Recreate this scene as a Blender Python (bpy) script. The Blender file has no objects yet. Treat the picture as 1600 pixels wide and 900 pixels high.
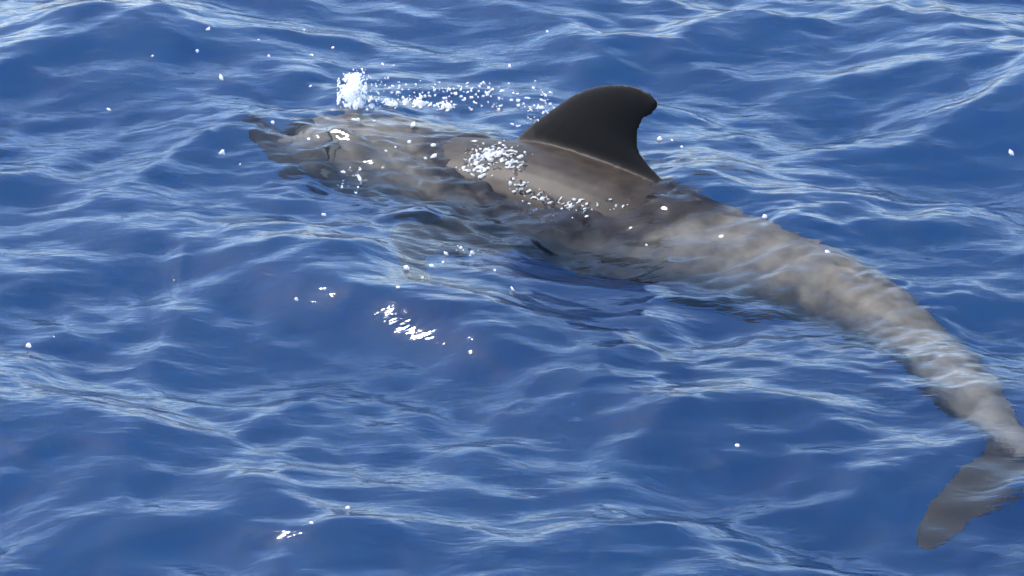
import bpy, bmesh, math, random
import numpy as np
from mathutils import Vector, Matrix, noise as mnoise

random.seed(7)
rng = np.random.default_rng(11)
scene = bpy.context.scene
R = math.radians

# ------------------------------------------------------------------ camera
DEP, DIST, FPX = R(23.5), 10.4, 5830.0           # looking down from a boat rail, long lens
cam_d = bpy.data.cameras.new('camera')
cam = bpy.data.objects.new('camera', cam_d)
scene.collection.objects.link(cam)
CAM = Vector((0, -DIST*math.cos(DEP), DIST*math.sin(DEP)))
cam.location = CAM
cam.rotation_euler = (math.pi/2 - DEP, 0, 0)
cam_d.sensor_width = 36.0
cam_d.lens = 36.0*FPX/1600.0
cam_d.clip_end = 5000.0
scene.camera = cam

# ------------------------------------------------------------------ sky, sun, exposure
SUN_EL, SUN_AZ = R(53.0), R(-57.0)               # azimuth from +Y (away from the camera), negative = left
world = bpy.data.worlds.new('World')
scene.world = world
world.use_nodes = True
wn = world.node_tree
wn.nodes.clear()
sky = wn.nodes.new('ShaderNodeTexSky')
sky.sky_type = 'NISHITA'
sky.sun_disc = False
sky.sun_elevation = SUN_EL
sky.sun_rotation = SUN_AZ
sky.dust_density = 0.55
sky.air_density = 0.75
sky.ozone_density = 1.0
bg = wn.nodes.new('ShaderNodeBackground')
bg.inputs['Strength'].default_value = 0.15
wo = wn.nodes.new('ShaderNodeOutputWorld')
wn.links.new(sky.outputs[0], bg.inputs[0])
wn.links.new(bg.outputs[0], wo.inputs[0])
sun_dir = Vector((math.sin(SUN_AZ)*math.cos(SUN_EL), math.cos(SUN_AZ)*math.cos(SUN_EL), math.sin(SUN_EL)))
sun_d = bpy.data.lights.new('sun', 'SUN')
sun_d.energy = 2.9
sun_d.angle = R(0.6)
sun_d.color = (1.0, 0.96, 0.9)
sun = bpy.data.objects.new('sun', sun_d)
scene.collection.objects.link(sun)
sun.location = (0, 0, 20)
sun.rotation_euler = (-sun_dir).to_track_quat('-Z', 'Y').to_euler()
vs = scene.view_settings
vs.view_transform = 'Standard'
vs.look = 'None'
vs.exposure = 1.75
vs.gamma = 1.0
vs.use_curve_mapping = False
cy = scene.cycles
cy.use_denoising = True
cy.max_bounces = 8
cy.transparent_max_bounces = 16
cy.volume_bounces = 4
CREST_GAIN = .92
cy.transmission_bounces = 6
cy.sample_clamp_indirect = 4.0

# ------------------------------------------------------------------ helpers
fwd = Vector((0, math.cos(DEP), -math.sin(DEP)))
upv = Vector((0, math.sin(DEP), math.cos(DEP)))

def ray(u, v):
    return (fwd + Vector((1, 0, 0))*((u-800.0)/FPX) - upv*((v-450.0)/FPX)).normalized()

def at_z(u, v, z=0.0):
    """point of the line of sight through a photograph pixel at height z"""
    d = ray(u, v)
    if z >= 0:
        return CAM + d*((z-CAM.z)/d.z)
    p = CAM - d*(CAM.z/d.z)                       # below the surface the line of sight is bent
    n = 1/1.33
    c = -d.z
    d = d*n + Vector((0, 0, n*c-math.sqrt(1-n*n*(1-c*c))))
    return p + d*(z/d.z)

def on_plane(u, v, p, n):
    d = ray(u, v)
    return CAM + d*((p-CAM).dot(n)/d.dot(n))

def link(name, me, parent=None):
    o = bpy.data.objects.new(name, me)
    scene.collection.objects.link(o)
    o.parent = parent
    return o

def tag(o, label=None, cat=None, group=None, kind=None):
    for k, v in (('label', label), ('category', cat), ('group', group), ('kind', kind)):
        if v:
            o[k] = v

def new_mat(name):
    m = bpy.data.materials.new(name)
    m.use_nodes = True
    m.node_tree.nodes.clear()
    return m, m.node_tree.nodes, m.node_tree.links

def spline(pts, n):
    """Catmull-Rom through rows of pts, n samples evenly in parameter"""
    P = np.asarray(pts, float)
    P = np.vstack([2*P[0]-P[1], P, 2*P[-1]-P[-2]])
    t = np.linspace(0, len(P)-3, n)
    i = np.minimum(t.astype(int), len(P)-4)
    f = (t-i)[:, None]
    a, b, c, d = P[i], P[i+1], P[i+2], P[i+3]
    return 0.5*((2*b)+(-a+c)*f+(2*a-5*b+4*c-d)*f**2+(-a+3*b-3*c+d)*f**3)

# ------------------------------------------------------------------ water height field
# traced crests: photograph polyline of the crest, height, width of the face towards the boat, width of the back
CRESTS = [
    ([(900,618),(950,610),(1000,606),(1060,590)], .010, .020, .040),
    ([(1000,480),(1035,468),(1080,470)], .010, .020, .040),
    ([(1060,580),(1090,572),(1120,568)], .012, .020, .040),
    ([(855,822),(900,826),(950,832)], .009, .020, .040),
    ([(930,842),(980,850),(1030,848)], .008, .018, .040),
    ([(880,886),(920,884),(970,886)], .010, .020, .040),
    ([(-10,614),(50,602),(120,590)], .009, .022, .050),
    ([(150,572),(180,570),(215,566)], .008, .018, .040),
    ([(-60,150),(0,132),(80,110),(170,75),(260,52),(350,42),(450,38),(560,34),(650,48)], .085, .34, .50),
    ([(215,25),(255,4),(300,-8),(400,-10),(470,0)], .030, .12, .10),
    ([(60,350),(150,322),(220,285),(280,240),(340,222),(410,214)], .030, .15, .12),
    ([(400,418),(470,388),(550,358),(620,340),(720,345),(800,372)], .028, .12, .12),
    ([(190,585),(240,552),(266,508),(320,490),(400,500),(490,525)], .020, .16, .22),
    ([(420,655),(500,628),(590,632),(700,655)], .022, .14, .10),
    ([(390,905),(450,868),(540,842),(640,834),(740,845),(860,890)], .040, .16, .14),
    ([(-40,690),(60,655),(150,640),(260,600)], .018, .12, .10),
    ([(330,785),(420,760),(520,752),(640,772)], .016, .10, .08),
    ([(-20,866),(90,838),(200,830),(300,825)], .018, .10, .09),
    ([(1040,92),(1090,58),(1150,38),(1240,52)], .034, .15, .12),
    ([(1370,38),(1415,8),(1455,16),(1500,52)], .024, .12, .09),
    ([(1350,118),(1395,86),(1450,72),(1530,64),(1620,92)], .030, .13, .11),
    ([(1090,190),(1180,208),(1270,236),(1350,250),(1430,232),(1520,190),(1630,158)], .056, .17, .36),
    ([(1480,232),(1550,222),(1640,240)], .018, .10, .08),
    ([(1240,362),(1310,344),(1390,372)], .018, .09, .09),
    ([(1430,418),(1510,404),(1620,414)], .022, .14, .10),
    ([(880,760),(980,700),(1090,648),(1200,640),(1320,660),(1440,670)], .036, .24, .20),
    ([(1040,850),(1160,800),(1290,790),(1400,800)], .018, .12, .12),
    ([(740,668),(840,612),(950,568),(1080,530)], .020, .12, .14),
    ([(720,52),(800,42),(880,54),(970,92)], .032, .17, .14),
    ([(1130,318),(1190,335),(1260,350)], .010, .06, .10),
    ([(430,500),(560,492),(700,500),(850,470)], .006, .09, .10),
    ([(-40,470),(60,452),(180,440),(280,420)], .020, .14, .14),
    ([(1510,560),(1580,545),(1660,552)], .016, .10, .10),
]
WAVES = []
for k in range(90):
    lam = 0.11*(1.3/0.11)**(rng.random()**1.1)
    th = rng.normal(R(78), R(34))                 # travelling mostly along the line of sight
    amp = 0.0025*(lam/0.5)**1.35*rng.uniform(.5, 1.3)
    WAVES.append((lam, th, amp, rng.uniform(0, 2*math.pi)))

for k in range(16):                                # a weaker cross chop
    lam = rng.uniform(.14, .42)
    WAVES.append((lam, rng.normal(R(155), R(13)), 0.0006*lam*rng.uniform(.5, 1.5)/.2, rng.uniform(0, 2*math.pi)))
WASH = []
for k in range(46):                                # small steep ripples the animal throws up close to its body
    lam = rng.uniform(.032, .11)
    WASH.append((lam, rng.normal(R(80), R(30)), .011*lam*rng.uniform(.5, 1.3), rng.uniform(0, 2*math.pi)))

# exposed back of the animal: the water is pulled down a little here
DIPS = []

CR = []
for pts, A, wf, wb in CRESTS:
    W = spline([tuple(at_z(u, v))[:2] for u, v in pts], 60)
    W = W[np.argsort(W[:, 0])]
    sl = np.gradient(W[:, 1], W[:, 0]+np.arange(60)*1e-9)
    sl = np.clip(np.convolve(np.pad(sl, 4, 'edge'), np.ones(9)/9, 'valid'), -3, 3)
    if pts[0][0] < 0:                              # crests that run on beyond the frame
        W, sl = np.vstack([W[0]-(1.5, .25), W]), np.append(sl[0], sl)
    if pts[-1][0] > 1600:
        W, sl = np.vstack([W, W[-1]+(1.5, -.15)]), np.append(sl, sl[-1])
    CR.append((W[:, 0], W[:, 1], sl, A*CREST_GAIN, wf*1.35, wb*1.7))

def height(ax, ay, fine):
    """height of the water on a grid; fine = local grid step, to drop waves the grid cannot carry"""
    X, Y = np.meshgrid(ax.astype(np.float32), ay.astype(np.float32))
    H = np.zeros_like(X)
    wx = X + .05*np.sin(2.3*Y+.7) + .03*np.sin(5.1*Y-3.3*X)
    wy = Y + .07*np.sin(1.9*X+.4) + .035*np.sin(4.3*X+2.1*Y)
    for lam, th, amp, ph in WAVES:
        k = 2*math.pi/lam
        a = np.float32(k*math.cos(th))*wx+np.float32(k*math.sin(th))*wy+np.float32(ph)
        c = np.cos(a)
        H += np.float32(amp)*(np.sin(a)*(1+np.float32(.36)*c)+np.float32(.11)-np.float32(.22)*c*c)*np.clip(lam/(4*fine)-1, 0, 1)
    # wash: ripples fade away from the line of the back
    i0, i1 = np.searchsorted(ax, (-2.0, 2.0))
    j0, j1 = np.searchsorted(ay, (-2.0, 2.2))
    x, y = wx[j0:j1, i0:i1], wy[j0:j1, i0:i1]
    P = spline([tuple(at_z(u, v))[:2] for u, v in ((430,215),(650,270),(850,300),(1060,345),(1300,440),(1500,560))], 40)
    dm = np.full(x.shape, 9., np.float32)
    for n_, (px, py) in enumerate(P):              # strongest over the head and the back, calmer over beak and tail
        dm = np.minimum(dm, (X[j0:j1, i0:i1]-px)**2+(Y[j0:j1, i0:i1]-py)**2+(.0 if 3 < n_ < 20 else .075))
    mask = .06+.85*np.exp(-dm/(.30**2))
    acc = np.zeros_like(x)
    for lam, th, amp, ph in WASH:
        k = 2*math.pi/lam
        acc += np.float32(amp)*np.sin(np.float32(k*math.cos(th))*x+np.float32(k*math.sin(th))*y+np.float32(ph))
    edge = np.clip((2.0-np.abs(X[j0:j1, i0:i1]))/.3, 0, 1)*np.clip((Y[j0:j1, i0:i1]+2.0)/.2, 0, 1)*np.clip((2.2-Y[j0:j1, i0:i1])/.2, 0, 1)
    H[j0:j1, i0:i1] += acc*mask*edge
    for xs, ys, sl, A, wf, wb in CR:
        L = xs[-1]-xs[0]
        tp = np.clip((ax-xs[0]+.10)/(.3*L+.10), 0, 1)*np.clip((xs[-1]+.10-ax)/(.3*L+.10), 0, 1)
        i = np.nonzero(tp > 0)[0]
        j = np.nonzero((ay > ys.min()-2) & (ay < ys.max()+2))[0]
        i0, i1, j0, j1 = i[0], i[-1]+1, j[0], j[-1]+1
        tp = (tp*tp*(3-2*tp))[i0:i1]
        x = ax[i0:i1]
        d = (ay[j0:j1, None]-np.interp(x, xs, ys)[None])/np.sqrt(1+np.interp(x, xs, sl)**2)[None]
        e = min(.016, wf*.25)
        q = (np.sqrt(d*d+e*e)-e)/np.where(d < 0, wf, wb)
        H[j0:j1, i0:i1] += A*tp[None]*np.exp(-1.5*q)
    for (cx, cyy, ang, rx, ry, dz) in DIPS:
        ca, sa = math.cos(ang), math.sin(ang)
        a, b = (X-cx)*ca+(Y-cyy)*sa, -(X-cx)*sa+(Y-cyy)*ca
        H += dz*np.exp(-((a/rx)**2+(b/ry)**2))
    return X, Y, H

def bulge(X, Y):
    """smooth hump of water the animal pushes up over its head and tail stock"""
    S = body_curve(80)
    u = spline([(r[0],) for r in BODY], 80)[:, 0]
    amp = np.interp(u, (440, 480, 600, 690, 1080, 1180, 1400, 1520, 1600), (.0, .034, .038, .0, .0, .030, .034, .024, .0))
    sig = np.interp(u, (440, 600, 1100, 1500), (.14, .19, .17, .11))
    H = np.zeros_like(X)
    for i in range(80):
        g = amp[i]*np.exp(-((X-S[i, 0])**2+(Y-S[i, 1])**2)/sig[i]**2)
        H = np.maximum(H, g)
    return H

GRID = {}

def h1(x, y):
    ax, ay, H = GRID['ax'], GRID['ay'], GRID['H']
    i = int(np.clip(np.searchsorted(ax, x), 1, len(ax)-1))
    j = int(np.clip(np.searchsorted(ay, y), 1, len(ay)-1))
    return float(H[j, i])

def axis(lo, hi, step, far):
    a = list(np.arange(lo, hi, step))
    s, up_ = step, [a[-1]]
    while up_[-1] < far:
        s *= 1.22
        up_.append(up_[-1]+s)
    s, dn = step, [a[0]]
    while dn[-1] > -far:
        s *= 1.22
        dn.append(dn[-1]-s)
    return np.array(dn[:0:-1]+a+up_[1:])

def build_water():
    ax, ay = axis(-2.05, 2.05, .0068, 900.), axis(-2.1, 2.75, .0078, 900.)
    nx, ny = len(ax), len(ay)
    sx, sy = np.meshgrid(np.gradient(ax).astype(np.float32), np.gradient(ay).astype(np.float32))
    X, Y, H = height(ax, ay, np.maximum(sx, sy))
    H *= 1/(1+(np.hypot(X, Y)/60)**2)
    i0, i1 = np.searchsorted(ax, (-2.0, 2.0))
    j0, j1 = np.searchsorted(ay, (-2.0, 2.2))
    H[j0:j1, i0:i1] += bulge(X[j0:j1, i0:i1], Y[j0:j1, i0:i1])
    GRID.update(ax=ax, ay=ay, H=H)
    co = np.stack([X, Y, H], -1).reshape(-1, 3)
    idx = np.arange(nx*ny).reshape(ny, nx)
    q = np.stack([idx[:-1, :-1], idx[:-1, 1:], idx[1:, 1:], idx[1:, :-1]], -1).reshape(-1, 4)
    # skirt and bottom close the body of water
    ring = np.concatenate([idx[0, :], idx[1:, -1], idx[-1, -2::-1], idx[-2:0:-1, 0]])
    low = co[ring].copy()
    low[:, 2] = -40.0
    n0 = len(co)
    co = np.vstack([co, low])
    m = len(ring)
    a = np.arange(m)
    b = (a+1) % m
    q2 = np.stack([ring[b], ring[a], n0+a, n0+b], -1)
    me = bpy.data.meshes.new('water')
    faces = np.vstack([q, q2])
    nq = len(faces)
    nl = nq*4+m
    me.vertices.add(len(co))
    me.vertices.foreach_set('co', co.ravel())
    me.loops.add(nl)
    me.loops.foreach_set('vertex_index', np.concatenate([faces.ravel(), n0+a[::-1]]).astype(np.int32))
    me.polygons.add(nq+1)
    me.polygons.foreach_set('loop_start', np.concatenate([np.arange(nq)*4, [nq*4]]).astype(np.int32))
    me.polygons.foreach_set('use_smooth', np.concatenate([np.ones(len(q), bool), np.zeros(m+1, bool)]))
    me.update(calc_edges=True)
    me.validate()
    o = link('water', me)
    o['kind'] = 'structure'
    m_, N, L = new_mat('sea_water')
    out = N.new('ShaderNodeOutputMaterial')
    tc = N.new('ShaderNodeTexCoord')
    def bump(scale, stretch, rot, detail, dist, strength, prev):
        mp = N.new('ShaderNodeMapping')
        mp.inputs['Scale'].default_value = stretch
        mp.inputs['Rotation'].default_value = (0, 0, rot)
        L.new(tc.outputs['Object'], mp.inputs[0])
        tx = N.new('ShaderNodeTexNoise')
        tx.inputs['Scale'].default_value = scale
        tx.inputs['Detail'].default_value = detail
        tx.inputs['Distortion'].default_value = .6
        L.new(mp.outputs[0], tx.inputs['Vector'])
        b_ = N.new('ShaderNodeBump')
        b_.inputs['Strength'].default_value = strength
        b_.inputs['Distance'].default_value = dist
        L.new(tx.outputs[0], b_.inputs['Height'])
        if prev:
            L.new(prev.outputs[0], b_.inputs['Normal'])
        return b_
    b1 = bump(9.0, (.55, 1.0, 1.0), R(-12), 2.0, .030, .2, None)
    b2 = bump(46.0, (.32, 1.0, 1.0), R(-6), 2.0, .006, .42, b1)
    fr = N.new('ShaderNodeFresnel')
    fr.inputs['IOR'].default_value = 1.38
    L.new(b2.outputs[0], fr.inputs['Normal'])
    gl = N.new('ShaderNodeBsdfGlossy')
    gl.distribution = 'BECKMANN'
    gl.inputs['Roughness'].default_value = .15
    L.new(b2.outputs[0], gl.inputs['Normal'])
    tr = N.new('ShaderNodeBsdfRefraction')
    tr.inputs['IOR'].default_value = 1.33
    tr.inputs['Roughness'].default_value = 0.0
    L.new(b2.outputs[0], tr.inputs['Normal'])
    mx = N.new('ShaderNodeMixShader')
    L.new(fr.outputs[0], mx.inputs[0])
    L.new(tr.outputs[0], mx.inputs[1])
    L.new(gl.outputs[0], mx.inputs[2])
    L.new(mx.outputs[0], out.inputs['Surface'])
    vsx = N.new('ShaderNodeVolumeScatter')
    vsx.inputs['Color'].default_value = (.17, .62, 1.0, 1)
    vsx.inputs['Density'].default_value = .165
    va = N.new('ShaderNodeVolumeAbsorption')
    va.inputs['Color'].default_value = (.56, .68, .86, 1)
    va.inputs['Density'].default_value = 1.0
    ad = N.new('ShaderNodeAddShader')
    L.new(vsx.outputs[0], ad.inputs[0])
    L.new(va.outputs[0], ad.inputs[1])
    L.new(ad.outputs[0], out.inputs['Volume'])
    me.materials.append(m_)
    return o

# ------------------------------------------------------------------ dolphin
# photograph pixel of the middle of the body, height of the back above the mean sea, half height, half width
BODY = [
    (452,222,-.100,.020,.020), (456,223,-.070,.055,.055), (466,226,-.040,.100,.104), (486,228,-.015,.150,.152),
    (525,233,.000,.195,.194), (580,242,.012,.222,.216), (660,257,.016,.242,.232),
    (750,284,.044,.255,.240), (850,308,.070,.272,.255), (960,344,.060,.266,.248), (1060,376,.018,.246,.225),
    (1160,408,.000,.216,.190), (1260,442,-.005,.188,.158), (1350,484,-.010,.162,.128), (1430,536,-.018,.134,.102),
    (1496,604,-.040,.112,.084), (1550,662,-.065,.080,.066), (1588,702,-.090,.044,.052), (1606,718,-.115,.016,.034),
]
BODY = [(u, v, t-a, a, b) for u, v, t, a, b in BODY]
BEAK = [(394,186,-.120,.014,.016), (402,196,-.128,.034,.036), (425,214,-.140,.046,.050), (455,234,-.160,.056,.064), (500,252,-.195,.075,.090), (560,262,-.22,.09,.10)]

def tube(bm, C, rz, rx, seg=40, up=Vector((0, 0, 1))):
    rings = []
    n = len(C)
    for i in range(n):
        t = (Vector(C[min(i+1, n-1)])-Vector(C[max(i-1, 0)])).normalized()
        side = t.cross(up).normalized()
        u = side.cross(t).normalized()
        ring = []
        for k in range(seg):
            a = 2*math.pi*k/seg
            ca, sa = math.cos(a), math.sin(a)
            ring.append(bm.verts.new(Vector(C[i])+side*(ca*rx[i])+u*(sa*rz[i])))
        rings.append(ring)
    for i in range(n-1):
        for k in range(seg):
            bm.faces.new((rings[i][k], rings[i][(k+1) % seg], rings[i+1][(k+1) % seg], rings[i+1][k]))
    bm.faces.new(rings[0][::-1])
    bm.faces.new(rings[-1])

def foil(bm, LE, TE, thick, normal, n=28, tmin=.006):
    """wing built from sections between a leading and a trailing edge"""
    le, te = spline(LE, n), spline(TE, n)
    rings = []
    m = 12
    for i in range(n):
        a, b = Vector(le[i]), Vector(te[i])
        c = (b-a).length
        T = max(tmin, thick*c)
        ring = []
        for k in range(m+1):
            x = .5-.5*math.cos(math.pi*k/m)
            y = T*(1.48*math.sqrt(max(x, 0))-.63*x-1.76*x*x+1.42*x**3-.51*x**4)*1.0
            ring.append((a.lerp(b, x), y+tmin*.5*math.sin(math.pi*x)**.5 if 0 < k < m else tmin*.3))
        up_ = [bm.verts.new(p+normal*y) for p, y in ring]
        dn = [bm.verts.new(p-normal*y) for p, y in ring[::-1]]
        rings.append(up_+dn)
    w = len(rings[0])
    for i in range(n-1):
        for k in range(w):
            bm.faces.new((rings[i][k], rings[i][(k+1) % w], rings[i+1][(k+1) % w], rings[i+1][k]))
    bm.faces.new(rings[0][::-1])
    bm.faces.new(rings[-1])

def body_curve(n=160):
    rows = []
    for u, v, z, a, b in BODY:
        p = at_z(u, v, z)
        rows.append((p.x, p.y, p.z, a, b))
    return spline(rows, n)

def build_dolphin():
    bm = bmesh.new()
    S = body_curve()
    tube(bm, S[:, :3], np.maximum(S[:, 3], .008), np.maximum(S[:, 4], .008))
    bk = []
    for u, v, z, a, b in BEAK:
        p = at_z(u, v, z)
        bk.append((p.x, p.y, p.z, a, b))
    bk = spline(bk, 40)
    tube(bm, bk[:, :3], bk[:, 3], bk[:, 4])
    # dorsal fin: outline in the upright plane along the back
    f0, f1 = at_z(826, 196, .085), at_z(1070, 312, .015)
    t = (f1-f0)
    t.z = 0
    t.normalize()
    n = Vector((-t.y, t.x, 0))
    LE = [(792,232),(826,198),(868,166),(905,143),(945,132),(985,133),(1012,143),(1026,156)]
    TE = [(1072,345),(1066,308),(1034,278),(1006,248),(996,220),(1003,193),(1018,180),(1028,168)]
    foil(bm, [on_plane(u, v, f0, n) for u, v in LE], [on_plane(u, v, f0, n) for u, v in TE], .075, n)
    # flukes: near lobe traced, far lobe mirrored about the tail's axis
    zf = -.415
    axis_p = Vector(S[-8, :3])
    axis_d = (Vector(S[-2, :3])-Vector(S[-26, :3]))
    axis_d.z = 0
    axis_d.normalize()
    le = [at_z(u, v, z*.50) for u, v, z in ((1552,650,-.265),(1534,700,-.285),(1512,722,-.29),(1470,756,-.29),(1440,796,-.285),(1432,832,-.28))]
    te = [at_z(u, v, z*.50) for u, v, z in ((1640,732,-.295),(1612,752,-.295),(1572,780,-.29),(1520,812,-.285),(1474,842,-.28),(1444,852,-.28))]
    up = Vector((0, 0, 1))
    foil(bm, le, te, .07, up)
    def mir(p):
        d = p-axis_p
        al = axis_d*d.dot(axis_d)
        perp = d-al
        perp.z = 0
        return axis_p+al-perp+Vector((0, 0, d.z-al.z))
    foil(bm, [mir(p) for p in le], [mir(p) for p in te], .07, up)
    # flippers
    ple = [at_z(u, v, z*.42) for u, v, z in ((720,330,-.20),(670,342,-.21),(622,352,-.22),(604,384,-.225),(612,426,-.23),(630,458,-.235))]
    pte = [at_z(u, v, z*.42) for u, v, z in ((810,380,-.21),(750,396,-.215),(690,394,-.22),(664,402,-.225),(672,432,-.23),(664,460,-.235))]
    nn = Vector((.1, -.15, .95)).normalized()
    foil(bm, ple, pte, .08, nn)
    k = len(S)*7//20
    c = Vector(S[k, :3])
    td = (Vector(S[k+4, :3])-Vector(S[k-4, :3])).normalized()
    sd = td.cross(Vector((0, 0, 1))).normalized()
    def mir2(p):
        d = p-c
        return p-sd*(1.75*d.dot(sd))-Vector((0, 0, .22))
    foil(bm, [mir2(p) for p in ple], [mir2(p) for p in pte], .08, Vector((-.2, .3, .9)).normalized())
    bmesh.ops.recalc_face_normals(bm, faces=bm.faces)
    me = bpy.data.meshes.new('dolphin_raw')
    bm.to_mesh(me)
    bm.free()
    o = link('dolphin', me)
    r = o.modifiers.new('fuse', 'REMESH')
    r.mode = 'VOXEL'
    r.voxel_size = .0052
    s = o.modifiers.new('smooth', 'SMOOTH')
    s.factor = .5
    s.iterations = 10
    dg = bpy.context.evaluated_depsgraph_get()
    me2 = bpy.data.meshes.new_from_object(o.evaluated_get(dg))
    o.modifiers.clear()
    o.data = me2
    me2.name = 'dolphin'
    me2.polygons.foreach_set('use_smooth', np.ones(len(me2.polygons), bool))
    # where the fins leave the trunk their skin is darker
    co = np.empty(len(me2.vertices)*3)
    me2.vertices.foreach_get('co', co)
    co = co.reshape(-1, 3)
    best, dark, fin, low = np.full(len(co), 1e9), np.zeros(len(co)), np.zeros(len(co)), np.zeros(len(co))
    for i, row in enumerate(S):
        d = np.linalg.norm(co-row[None, :3], axis=1)
        w = d < best
        best[w] = d[w]
        q = np.clip((d[w]/max(row[3], .03)-1.03)/.16, 0, 1)
        dark[w] = q
        fin[w] = (np.clip((d[w]/row[3]-.97)/.14, 0, 1) if 67 < i < 92 else q)*(co[w, 2] > row[2])*(i < 120)
        dark[w] *= i > 12
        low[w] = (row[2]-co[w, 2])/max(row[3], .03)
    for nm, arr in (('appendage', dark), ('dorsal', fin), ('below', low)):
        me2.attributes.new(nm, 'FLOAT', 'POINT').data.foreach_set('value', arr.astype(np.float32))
    tag(o, 'grey brown dolphin with a hooked dark dorsal fin swimming just under the sea surface', 'dolphin')
    m, N, L = new_mat('dolphin_skin')
    out = N.new('ShaderNodeOutputMaterial')
    bs = N.new('ShaderNodeBsdfPrincipled')
    tc = N.new('ShaderNodeTexCoord')
    # dark saddle round the fin, paler grey elsewhere, soft mottling
    cen = (f0+f1)/2
    mp = N.new('ShaderNodeMapping')
    mp.vector_type = 'TEXTURE'
    mp.inputs['Location'].default_value = (cen.x-.10, cen.y+.06, .05)
    mp.inputs['Rotation'].default_value = (0, 0, math.atan2(t.y, t.x))
    mp.inputs['Scale'].default_value = (.76, .46, .58)
    L.new(tc.outputs['Object'], mp.inputs[0])
    ln = N.new('ShaderNodeVectorMath')
    ln.operation = 'LENGTH'
    L.new(mp.outputs[0], ln.inputs[0])
    nz = N.new('ShaderNodeTexNoise')
    nz.inputs['Scale'].default_value = 7.0
    nz.inputs['Detail'].default_value = 5.0
    L.new(tc.outputs['Object'], nz.inputs['Vector'])
    mm = N.new('ShaderNodeMath')
    mm.operation = 'MULTIPLY_ADD'
    L.new(nz.outputs[0], mm.inputs[0])
    mm.inputs[1].default_value = .35
    L.new(ln.outputs['Value'], mm.inputs[2])
    cr = N.new('ShaderNodeValToRGB')
    cr.color_ramp.elements[0].position = .85
    cr.color_ramp.elements[0].color = (.032, .025, .0215, 1)
    cr.color_ramp.elements[1].position = 1.3
    cr.color_ramp.elements[1].color = (.175, .152, .116, 1)
    L.new(mm.outputs[0], cr.inputs[0])
    n2 = N.new('ShaderNodeTexNoise')
    n2.inputs['Scale'].default_value = 15.0
    n2.inputs['Detail'].default_value = 6.0
    L.new(tc.outputs['Object'], n2.inputs['Vector'])
    r2 = N.new('ShaderNodeMapRange')
    r2.inputs['From Min'].default_value = .3
    r2.inputs['From Max'].default_value = .7
    r2.inputs['To Min'].default_value = .55
    r2.inputs['To Max'].default_value = 1.25
    L.new(n2.outputs[0], r2.inputs[0])
    mc = N.new('ShaderNodeMix')
    mc.data_type = 'RGBA'
    mc.blend_type = 'MULTIPLY'
    mc.inputs['Factor'].default_value = 1.0
    L.new(cr.outputs[0], mc.inputs['A'])
    L.new(r2.outputs[0], mc.inputs['B'])
    prev = mc.outputs['Result']
    # underside shade painted into the colour: dark flank and belly, with a wandering border
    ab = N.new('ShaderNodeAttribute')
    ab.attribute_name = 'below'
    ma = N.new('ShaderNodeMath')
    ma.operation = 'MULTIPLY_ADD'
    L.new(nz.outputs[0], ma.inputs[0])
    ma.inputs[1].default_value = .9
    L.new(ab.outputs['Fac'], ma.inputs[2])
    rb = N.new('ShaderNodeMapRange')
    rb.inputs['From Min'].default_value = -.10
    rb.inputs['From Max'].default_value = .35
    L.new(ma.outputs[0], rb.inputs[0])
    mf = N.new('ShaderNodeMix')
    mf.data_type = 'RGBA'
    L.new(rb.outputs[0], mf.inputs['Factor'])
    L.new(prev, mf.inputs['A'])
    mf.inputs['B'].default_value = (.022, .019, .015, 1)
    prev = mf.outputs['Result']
    for nm, col in (('appendage', (.034, .029, .021, 1)), ('dorsal', (.009, .008, .0078, 1))):
        at = N.new('ShaderNodeAttribute')
        at.attribute_name = nm
        m3 = N.new('ShaderNodeMix')
        m3.data_type = 'RGBA'
        L.new(at.outputs['Fac'], m3.inputs['Factor'])
        L.new(prev, m3.inputs['A'])
        m3.inputs['B'].default_value = col
        prev = m3.outputs['Result']
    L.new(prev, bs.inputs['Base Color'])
    bs.inputs['Roughness'].default_value = .5
    bs.inputs['Specular IOR Level'].default_value = .10
    bp = N.new('ShaderNodeBump')
    bp.inputs['Strength'].default_value = .25
    bp.inputs['Distance'].default_value = .004
    L.new(n2.outputs[0], bp.inputs['Height'])
    L.new(bp.outputs[0], bs.inputs['Normal'])
    L.new(bs.outputs[0], out.inputs['Surface'])
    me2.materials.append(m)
    return o

# ------------------------------------------------------------------ white water
def blob_mesh(seed, sub=2, flat=.75, rough=.35):
    bm = bmesh.new()
    bmesh.ops.create_icosphere(bm, subdivisions=sub, radius=1.0)
    off = Vector((seed*3.1, seed*1.7, seed*.9))
    for v in bm.verts:
        d = v.co.normalized()
        v.co = d*(1+rough*mnoise.noise(d*1.6+off)+rough*.4*mnoise.noise(d*4+off))
        v.co.z *= flat
    return bm

def foam_material():
    m, N, L = new_mat('white_water')
    out = N.new('ShaderNodeOutputMaterial')
    bs = N.new('ShaderNodeBsdfPrincipled')
    bs.inputs['Base Color'].default_value = (.86, .88, .90, 1)
    bs.inputs['Roughness'].default_value = .06
    bs.inputs['IOR'].default_value = 1.33
    bs.inputs['Transmission Weight'].default_value = .3
    tl = N.new('ShaderNodeBsdfTranslucent')
    tl.inputs['Color'].default_value = (.9, .91, .92, 1)
    mx = N.new('ShaderNodeMixShader')
    mx.inputs[0].default_value = .5
    L.new(bs.outputs[0], mx.inputs[1])
    L.new(tl.outputs[0], mx.inputs[2])
    L.new(mx.outputs[0], out.inputs['Surface'])
    return m

def clear_material():
    m, N, L = new_mat('clear_water_bead')
    out = N.new('ShaderNodeOutputMaterial')
    g = N.new('ShaderNodeBsdfGlass')
    g.inputs['IOR'].default_value = 1.33
    g.inputs['Roughness'].default_value = .03
    L.new(g.outputs[0], out.inputs['Surface'])
    return m

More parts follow.
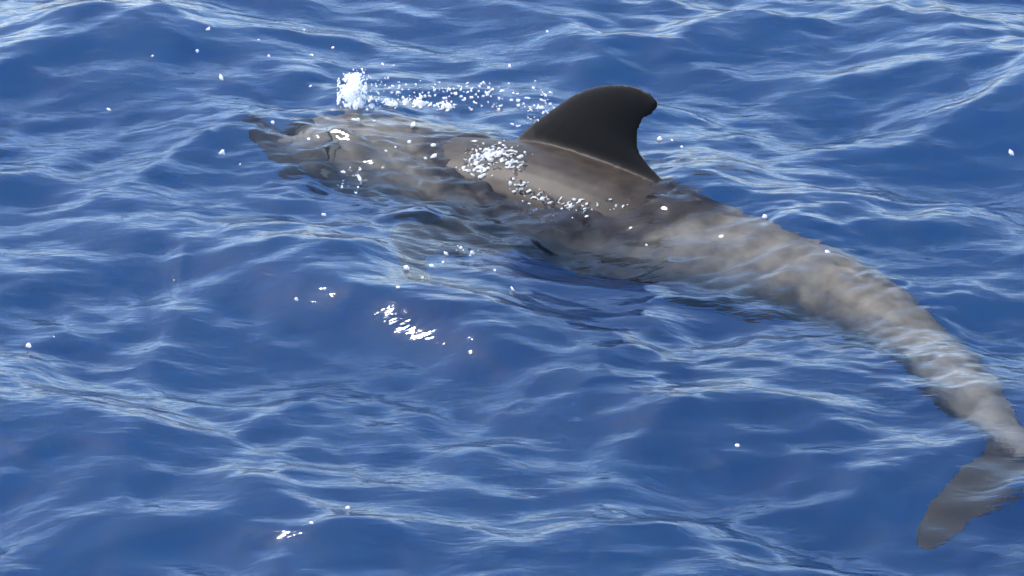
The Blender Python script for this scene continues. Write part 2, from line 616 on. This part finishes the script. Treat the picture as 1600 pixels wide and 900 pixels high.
def scatter(name, items, mat, fuse=0):
    """items: (location, (sx, sy, sz), rotation) - beads of froth joined into one uncountable mass"""
    tmpl = []
    for s in range(6):
        b = blob_mesh(s, 2, .8, .95)
        b.verts.index_update()
        tmpl.append((np.array([v.co[:] for v in b.verts]), np.array([[v.index for v in f.verts] for f in b.faces])))
        b.free()
    V, F, n0 = [], [], 0
    for i, (p, sc, rot) in enumerate(items):
        v, f = tmpl[i % 6]
        M = np.array(rot.to_matrix())
        w = (v*np.array(sc))@M.T+np.array(p)
        V.append(w)
        F.append(f+n0)
        n0 += len(v)
    me = bpy.data.meshes.new(name)
    me.from_pydata(np.vstack(V).tolist(), [], np.vstack(F).tolist())
    me.polygons.foreach_set('use_smooth', np.ones(len(me.polygons), bool))
    if fuse:
        o = link(name, me)
        r = o.modifiers.new('fuse', 'REMESH')
        r.mode = 'VOXEL'
        r.voxel_size = fuse
        sm = o.modifiers.new('smooth', 'SMOOTH')
        sm.factor = .5
        sm.iterations = 2
        me2 = bpy.data.meshes.new_from_object(o.evaluated_get(bpy.context.evaluated_depsgraph_get()))
        o.modifiers.clear()
        o.data = me2
        me2.polygons.foreach_set('use_smooth', np.ones(len(me2.polygons), bool))
        me2.materials.clear()
        me2.materials.append(mat)
        return o
    me.materials.append(mat)
    return link(name, me)

def rand_rot():
    from mathutils import Euler
    return Euler((random.uniform(-.6, .6), random.uniform(-.6, .6), random.uniform(0, 6.28)))

dolphin = build_dolphin()
water = build_water()

# top of whatever lies under a line of sight: water or skin
from mathutils.bvhtree import BVHTree
_bv = BVHTree.FromPolygons([v.co for v in dolphin.data.vertices], [tuple(p.vertices) for p in dolphin.data.polygons])

def surface_at(u, v):
    z = 0.0
    for _ in range(8):
        p = at_z(u, v, z)
        z = .5*z+.5*h1(p.x, p.y)
    p = at_z(u, v, z)
    d = ray(u, v)
    hit = _bv.ray_cast(CAM, d)
    if hit[0] is not None and hit[3] < (p-CAM).length:
        return hit[0]
    return p

FOAM, CLEAR = foam_material(), clear_material()

# burst of white water at the blowhole: torn lumps of spray, then finer and finer beads round them
items = []
def spray(n, u0, su, top, rmin, rmax):
    for k in range(n):
        a = random.random()**.8
        u = random.gauss(u0-8*a, su*(1-.35*a))
        base = surface_at(min(max(u, 528), 610), 165+random.gauss(0, 4))
        hgt = top*a*max(.1, 1-((u-u0)/(2.6*su))**2)
        r = random.uniform(rmin, rmax)
        items.append((base+Vector((0, random.gauss(0, .016), hgt)), (r, r*random.uniform(.6, 1), r*random.uniform(.8, 2.6)), rand_rot()))
spray(34, 556, 9, .080, .005, .011)
spray(200, 557, 13, .105, .002, .006)
spray(260, 562, 24, .120, .001, .003)
for c in range(16):                                # broken string of wet lumps along the back of the head
    uc = random.uniform(575, 700)
    for k in range(random.randint(4, 14)):
        u = random.gauss(uc, 4)
        base = surface_at(u, 167+.01*(u-600)-5*math.sin((u-575)/40)+random.gauss(0, 2.5))
        r = random.uniform(.0012, .0055)
        items.append((base+Vector((0, 0, abs(random.gauss(0, .006)))), (r*random.uniform(1, 2.6), r, r*random.uniform(.6, 1.4)), rand_rot()))
o = scatter('blowhole_splash', items, FOAM, .0016)
tag(o, 'burst of white spray above the blowhole of the dolphin', 'splash', kind='stuff')

# fan of fine spray behind the burst
items = []
for k in range(170):
    u = random.uniform(600, 870)
    v = random.gauss(150+.06*(u-600), 14)-18*random.random()**2
    if v > 172+.02*(u-700):
        continue
    r = random.uniform(.0012, .0042)
    items.append((surface_at(u, v)+Vector((0, 0, r*.5)), (r*random.uniform(.8, 2.2), r, r*random.uniform(.7, 1.8)), rand_rot()))
o = scatter('fine_spray', items, FOAM)
tag(o, 'fan of fine sparkling spray between the blowhole burst and the dorsal fin', 'spray', kind='stuff')

# froth where the sea runs off the back
items, items2 = [], []
def froth(pts, spread, n, rmin, rmax):
    P = spline(pts, 60)
    for k in range(n):
        c = P[random.randrange(60)]
        p = surface_at(c[0]+random.gauss(0, spread), c[1]+random.gauss(0, spread*.7))
        r = rmin+(rmax-rmin)*random.random()**2.2
        (items if random.random() < .6 else items2).append((p+Vector((0, 0, r*.15)), (r*random.uniform(.8, 1.7), r*random.uniform(.6, 1.1), r*random.uniform(.4, .9)), rand_rot()))
froth([(738,264),(756,246),(788,236),(806,262)], 13, 560, .0012, .0075)
froth([(800,286),(830,302),(870,316),(915,322)], 8, 300, .0012, .0065)
froth([(905,322),(950,318),(985,322)], 8, 40, .0015, .005)
froth([(800,196),(830,182),(855,176)], 8, 70, .0012, .006)
froth([(535,288),(545,270),(562,272),(564,290)], 5, 50, .0015, .007)
froth([(720,384),(740,392)], 8, 16, .0015, .005)
o = scatter('froth', items, FOAM, .0020)
tag(o, 'patch of white froth running off the flank below the dorsal fin', 'foam', kind='stuff')
o = scatter('bubble_film', items2, CLEAR, .0014)
tag(o, 'clear glinting bubbles mixed in the froth below the dorsal fin', 'bubbles', kind='stuff')

# single drops
DROPS = [(475,47),(325,46),(308,80),(404,63),(520,75),(486,87),(420,88),(238,88),(346,123),(485,135),(615,102),(598,101),
    (170,172),(426,192),(347,240),(375,257),(45,539),(84,526),(463,468),(543,795),(487,818),(1030,218),(1050,220),(1065,230),
    (1152,697),(622,450),(660,435),(675,417),(692,410),(635,420),(801,453),(773,423),(697,394),(738,390),(720,383),(855,50),
    (1010,377),(1127,370),(1293,395),(1195,340),(1580,238),(765,128),(730,127),(795,127),(700,140),(680,132),(640,150),
    (665,248),(677,228),(678,245),(645,198),(585,190),(555,188),(603,236),(618,230),(640,222),(506,333),(560,188),(845,170)]
drop_me = []
for s in range(4):
    b = blob_mesh(20+s, 2, .8, .7)
    me = bpy.data.meshes.new('water_drop')
    b.to_mesh(me)
    b.free()
    me.polygons.foreach_set('use_smooth', np.ones(len(me.polygons), bool))
    me.materials.append(FOAM)
    drop_me.append(me)
for i, (u, v) in enumerate(DROPS):
    r = .0024+.0050*random.random()**1.5
    o = link('water_drop', drop_me[i % 4])
    o.location = surface_at(u, v)+Vector((0, 0, r*.4))
    o.scale = (r*random.uniform(.8, 2.2), r, r*random.uniform(.6, 1.8))
    o.rotation_euler = rand_rot()
    if 590 < u < 820 and 375 < v < 460:
        t = 'over the submerged flipper'
    elif 540 < u < 690 and 180 < v < 260:
        t = 'on the film of water over the head'
    elif 590 < u < 860 and v < 180:
        t = 'in the spray between blowhole and dorsal fin'
    elif u < 530 and v < 345:
        t = 'on the waves ahead of the beak'
    elif u > 990 and v < 400:
        t = 'beside the dorsal fin and tail stock'
    else:
        t = 'on open water away from the dolphin'
    tag(o, 'tiny glinting water drop '+t, 'water drop', 'water drops '+t)
